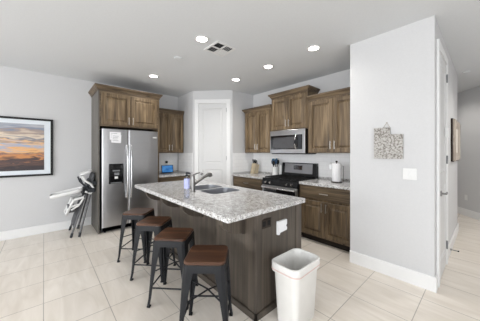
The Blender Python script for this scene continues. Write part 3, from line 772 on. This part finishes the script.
# ------------------------------------------------------------------ on the partition wall
pq = thing('state_shaped_plaque', 'speckled grey stepped wall plaque hung left of the light switches', 'wall plaque', (-.875, WY0-.0005, 1.31))
MB().slab([(0, 0), (.277, 0), (.277, .268), (.159, .275), (.159, .35), (0, .353)], -.022, -.002).build('plaque_board', M['plaque'], pq)
mb = MB(); mb.cyl((.125, 0, .405), (.125, -.014, .405), .005, n=8); mb.tube([(.09, -.012, .35), (.125, -.008, .405), (.155, -.012, .35)], .0025, 6); mb.build('hanger', M['weather'], pq)
sw = thing('light_switch', 'white double rocker light switch on the partition wall', 'light switch', (-.543, WY0-.0005, 1.153))
MB().box(-.06, .06, -.007, 0, -.06, .06, .003).build('plate', M['pl'], sw)
for q in (-.024, .024): MB().box(q-.017, q+.017, -.011, -.0065, -.035, .035, .002).build('rocker', M['pl'], sw)
# carved frame on the hallway wall
cf = thing('carved_frame', 'weathered ornate wooden frame on the hallway side wall', 'picture frame', (WX1+.001, 4.33, 1.25), PI/2)
FW, FH = .86, .62
out = []; 
for k in range(48):
    a_ = 2*PI*k/48; x = math.cos(a_); z = math.sin(a_); q = max(abs(x), abs(z)); x /= q; z /= q
    wv = 1-.05*abs(math.sin(3*a_)); out.append((FW/2+FW/2*x*wv, FH/2+FH/2*z*wv))
inn = [(FW/2+(x-FW/2)*.62, FH/2+(z-FH/2)*.62) for x, z in out]
mb = MB(); A_ = [(x, 0, z) for x, z in out]; B_ = [(x, -.04, z) for x, z in out]; Cc = [(FW/2+(x-FW/2)*.93, -.052, FH/2+(z-FH/2)*.93) for x, z in out]; D_ = [(x, -.035, z) for x, z in inn]; E_ = [(x, 0, z) for x, z in inn]
mb.loft([[(x, -.022, z) for x, z in out], B_, Cc, D_, [(x, -.022, z) for x, z in inn], [(x, -.022, z) for x, z in out]], cap=False); mb.build('frame', M['weather'], cf)
MB().slab([(FW/2+(x-FW/2)*1.02, FH/2+(z-FH/2)*1.03) for x, z in out], -.0215, 0).build('backing', M['bronze'], cf)
MB().slab(inn, -.03, -.0218).build('picture', speck('pale_picture', S(222, 216, 206), .5, amt=.12, scale=9), cf)
# outlet on hallway wall
q0 = a+dv*((-.30-a.x)/dv.x); ang = math.atan2(dv.y, dv.x)
oo = thing('wall_outlet', 'white outlet low on the far hallway wall', 'outlet', (q0.x+nn.x*.05, q0.y+nn.y*.05, .40), ang)
MB().box(-.036, .036, -.006, 0, -.058, .058, .003).build('plate', M['pl'], oo)
for z in (-.022, .022): MB().box(-.016, .016, -.008, -.0055, z-.014, z+.014, .002).build('socket', M['pl'], oo)

# ------------------------------------------------------------------ counter-top objects
# knife block
kx, ky = -3.46, 3.50
kn = thing('knife_block', 'pale wooden knife block on the worktop left of the stove', 'knife block', (kx, ky, .9145))
mb = MB(); mb.loft([[(x, -.06, 0), (x, .075, 0), (x, .115, .19), (x, -.005, .225)] for x in (-.055, .055)]); mb.build('block', M['cream'], kn)
for i, (x, v) in enumerate(((-.034, .2), (-.002, .25), (.032, .3), (-.02, .7), (.02, .75))):
    b0 = Vector((kx+x, ky-.005+.12*v, .9145+.2255-.035*v)); d = Vector((0, -.16, .30)).normalized()
    d = Vector((0, .04*-1, 1)).normalized() if False else Vector((0, -.24, .97)).normalized()
    t = thing('kitchen_knife', ['leftmost black-handled knife in the front of the wooden block', 'middle black-handled knife in the front of the wooden block', 'rightmost black-handled knife in the front of the wooden block',
        'left black-handled knife in the back of the wooden block', 'right black-handled knife in the back of the wooden block'][i], 'knife', tuple(b0), 0, 'knives in the block')
    MB().tube([(0, 0, .001), tuple(d*.05), tuple(d*.095)], [.010, .012, .010], 8).build('handle', M['black'], t, True)
    MB().tube([tuple(d*.094), tuple(d*.10)], .011, 8).build('end_cap', M['steel2'], t, True)
# utensil crock
ux, uy = -2.90, 3.55
ck = MB(); ck.lathe([(.0, 0), (.056, 0), (.060, .01), (.060, .165), (.063, .172), (.056, .172), (.052, .012), (.0, .011)], 24)
tag(ck.build('utensil_crock', M['ceramic'], loc=(ux, uy, .9145), smooth=True), 'white ceramic crock full of utensils beside the stove', 'crock')
can = thing('canister', 'white lidded canister between the utensil crock and the stove', 'canister', (-2.825+.0, 3.635, .9145))
MB().lathe([(.0, 0), (.030, 0), (.032, .01), (.032, .19), (.0, .19)], 20).build('jar', M['ceramic'], can, True)
MB().lathe([(.0, .1905), (.033, .1905), (.033, .21), (.012, .215), (.010, .228), (.0, .23)], 20).build('lid', M['pl'], can, True)
ut = [('spatula', 'teal', -.72, .12, .32, 'teal spatula leaning left out of the white crock'), ('spoon', 'navy', -.62, -.30, .30, 'navy spoon leaning out of the white crock'), ('ladle', 'teal', -.25, .75, .33, 'upright teal ladle in the white crock'),
      ('spatula', 'navy', .4, -.2, .30, 'navy spatula in the middle of the white crock'), ('spoon', 'black', .85, .25, .30, 'black spoon leaning right out of the white crock'), ('ladle', 'black', .1, -.7, .28, 'black ladle at the front of the white crock')]
for nm, mt, lx, ly, Lh, lab in ut:
    d = Vector((lx*.18, ly*.18, 1)).normalized(); p0 = Vector((lx*.024, ly*.034, .015)); p1 = p0+d*(Lh-.09)
    t = thing(nm, lab, 'utensil', (ux, uy, .9145), 0, 'utensils in the white crock')
    MB().tube([tuple(p0), tuple(p1)], .006, 8).build('handle', M['black'], t, True)
    mb = MB()
    q = p1; n_ = 9
    rings = []
    for k in range(n_):
        u = k/(n_-1); c_ = p1+d*(.095*u)
        wv = .036*(math.sin(PI*min(1, .12+u*.85))**.6 if nm != 'spatula' else (.35+.65*min(1, 3*u)))
        th = .006 if nm != 'ladle' else .020*math.sin(PI*(.1+.8*u))
        sx = Vector((1, 0, 0))-d*d.x; sx.normalize(); sy = d.cross(sx)
        rings.append([tuple(c_+sx*wv*math.cos(2*PI*j/10)+sy*th*math.sin(2*PI*j/10)) for j in range(10)])
    mb.loft(rings); mb.build('head', M[mt], t, True)
# paper towel holder and roll
px, py = -1.565, 3.42
ph = thing('paper_towel_holder', 'dark upright paper towel holder on the right worktop', 'paper towel holder', (px, py, .9145))
MB().lathe([(.0, 0), (.078, 0), (.080, .006), (.076, .012), (.0, .013)], 28).build('base', M['bronze'], ph, True)
mb = MB(); mb.cyl((0, 0, .013), (0, 0, .31), .007, n=10); mb.lathe([(.0, .31), (.014, .31), (.019, .322), (.014, .336), (.0, .338)], 14); mb.build('post', M['bronze'], ph, True)
MB().tube([(.086, .035, .005), (.088, .036, .15), (.086, .036, .25), (.08, .033, .26)], .005, 8).build('side_arm', M['bronze'], ph, True)
rl = thing('paper_towel_roll', 'white roll of paper towels on the dark holder', 'paper towels', (px, py, .9285))
mb = MB(); mb.lathe([(.020, 0), (.066, 0), (.068, .003), (.068, .275), (.066, .278), (.020, .278), (.020, 0)], 32, cap=False); mb.build('roll', M['paper'], rl, True)
fl = MB(); fl.loft([[(-.067, -.012, z), (-.075, -.035, z), (-.095, -.05, z), (-.097, -.048, z), (-.078, -.031, z), (-.068, -.006, z)] for z in (.19, .265)]); fl.build('loose_sheet', M['paper'], rl)
# smart display on the left worktop
sd = thing('smart_display', 'small lit blue touch screen on the worktop beside the fridge', 'screen', (-4.76, 2.055, .9145), PI/2)
mb = MB(); mb.loft([[(x, -.02, 0), (x, .07, 0), (x, .035, .15), (x, -.002, .17)] for x in (-.10, .10)]); mb.build('speaker_base', M['dgrey'], sd)
sl = [(-.026, .012), (-.034, .014), (-.010, .185), (-.002, .183)]
MB().loft([[(x, y, z) for y, z in sl] for x in (-.135, .135)]).build('bezel', M['black'], sd)
sl = [(-.0315, .028), (-.0337, .028), (-.0128, .174), (-.0105, .174)]
MB().loft([[(x, y, z) for y, z in sl] for x in (-.122, .122)]).build('screen', M['screen'], sd)
ol = thing('wall_outlet', 'white outlet with a black plug above the lit screen', 'outlet', (XL+.0105, 2.15, 1.13), PI/2)
MB().box(-.036, .036, -.006, 0, -.058, .058, .003).build('plate', M['pl'], ol)
tag(MB().box(-.022, .022, -.05, 0, -.025, .025, .005).build('plug', M['black'], loc=(XL+.017, 2.15, 1.155), rz=PI/2), 'black plug in the outlet above the lit screen', 'plug')
o2 = thing('wall_outlet', 'white outlet on the tiled wall right of the stove', 'outlet', (-1.78, YF-.0105, 1.16), 0)
MB().box(-.036, .036, -.006, 0, -.058, .058, .003).build('plate', M['pl'], o2)
for z in (-.022, .022): MB().box(-.016, .016, -.008, -.0055, z-.014, z+.014, .002).build('socket', M['pl'], o2)

# ------------------------------------------------------------------ ceiling
lights = [(-2.27, 1.41, 'recessed ceiling light right beside the square vent'), (-1.50, 2.62, 'recessed ceiling light nearest the tall partition wall'), (-2.30, 2.645, 'recessed ceiling light in front of the stove and microwave'),
          (-3.94, 1.454, 'recessed ceiling light above the front of the fridge'), (-3.11, 2.67, 'recessed ceiling light in front of the white pantry door')]
lights += [(-.75, 6.35, 'recessed ceiling light at the far end of the hallway'), (.62, 4.55, 'unseen ceiling light added to brighten the hallway'), (.9, -1.6, 'recessed ceiling light behind the camera near the right windows'), (-2.6, -1.8, 'recessed ceiling light behind the camera near the left wall')]  # hallway lights are out of view, added to brighten the dim corridor
for x, y, lab in lights:
    t = thing('recessed_light', lab, 'ceiling light', (x, y, H), 0, 'recessed lights in the ceiling')
    MB().lathe([(.062, -.0005), (.085, -.0005), (.088, -.006), (.068, -.010), (.062, -.006), (.062, -.0005)], 28, cap=False).build('trim_ring', M['pl'], t, True)
    MB().lathe([(.0, -.0008), (.0615, -.0008), (.0615, -.004), (.0, -.0045)], 28).build('diffuser', M['lamp'], t, True)
    l = bpy.data.lights.new('lamp', 'SPOT'); l.energy = (90 if x > 0 else 42) if 'hallway' in lab else 26; l.color = (1, .96, .90); l.spot_size = math.radians(150); l.spot_blend = 1; l.shadow_soft_size = .06
    lo = bpy.data.objects.new('lamp', l); C.objects.link(lo); lo.parent = t; lo.location = (0, 0, -.02)
vt = thing('ceiling_vent', 'square white air vent with dark louvres in the ceiling', 'vent', (-2.33, 1.725, H), 0)
mb = MB(); q = .155; mb.box(-q, q, -q, -q+.03, -.010, -.0005, .002); mb.box(-q, q, q-.03, q, -.010, -.0005, .002); mb.box(-q, -q+.03, -q+.03, q-.03, -.010, -.0005, .002); mb.box(q-.03, q, -q+.03, q-.03, -.010, -.0005, .002)
mb.box(-.012, .012, -q+.03, q-.03, -.009, -.0005); mb.box(-q+.03, q-.03, -.012, .012, -.009, -.0005); mb.build('frame', M['pl'], vt)
MB().box(-q+.01, q-.01, -q+.01, q-.01, -.0015, -.0004).build('duct_opening', M['dgrey'], vt)
for qx, qy in ((-1, -1), (1, -1), (-1, 1), (1, 1)):
    mb = MB()
    for k in range(4):
        c_ = .028+k*.028
        # each quarter's slats tilt their own way
        up = (.012, .014, .002) if (qx*qy > 0 and qy > 0) else (-.012, -.010, .002)
        sec = [(c_, -.009), (c_+up[0], -.002), (c_+up[1], -.003), (c_+up[2], -.010)]
        if qx*qy > 0: mb.loft([[(qx*e_, qy*p, z) for p, z in sec] for e_ in (.014, .123)])
        else: mb.loft([[(qx*p, qy*e_, z) for p, z in sec] for e_ in (.014, .123)])
    mb.build('louvre', M['pl'], vt)
tag(MB().lathe([(.0, -.0005), (.055, -.0005), (.055, -.010), (.045, -.014), (.0, -.015)], 28).build('ceiling_cover', M['ceil'], loc=(-2.96, 1.44, H), smooth=True), 'flat round cover plate on the ceiling left of the vent', 'cover plate')
tag(MB().lathe([(.0, -.0005), (.05, -.0005), (.05, -.012), (.04, -.018), (.0, -.019)], 28).build('smoke_detector', M['ceil'], loc=(-.235, 5.32, H), smooth=True), 'white smoke detector on the hallway ceiling', 'smoke detector')
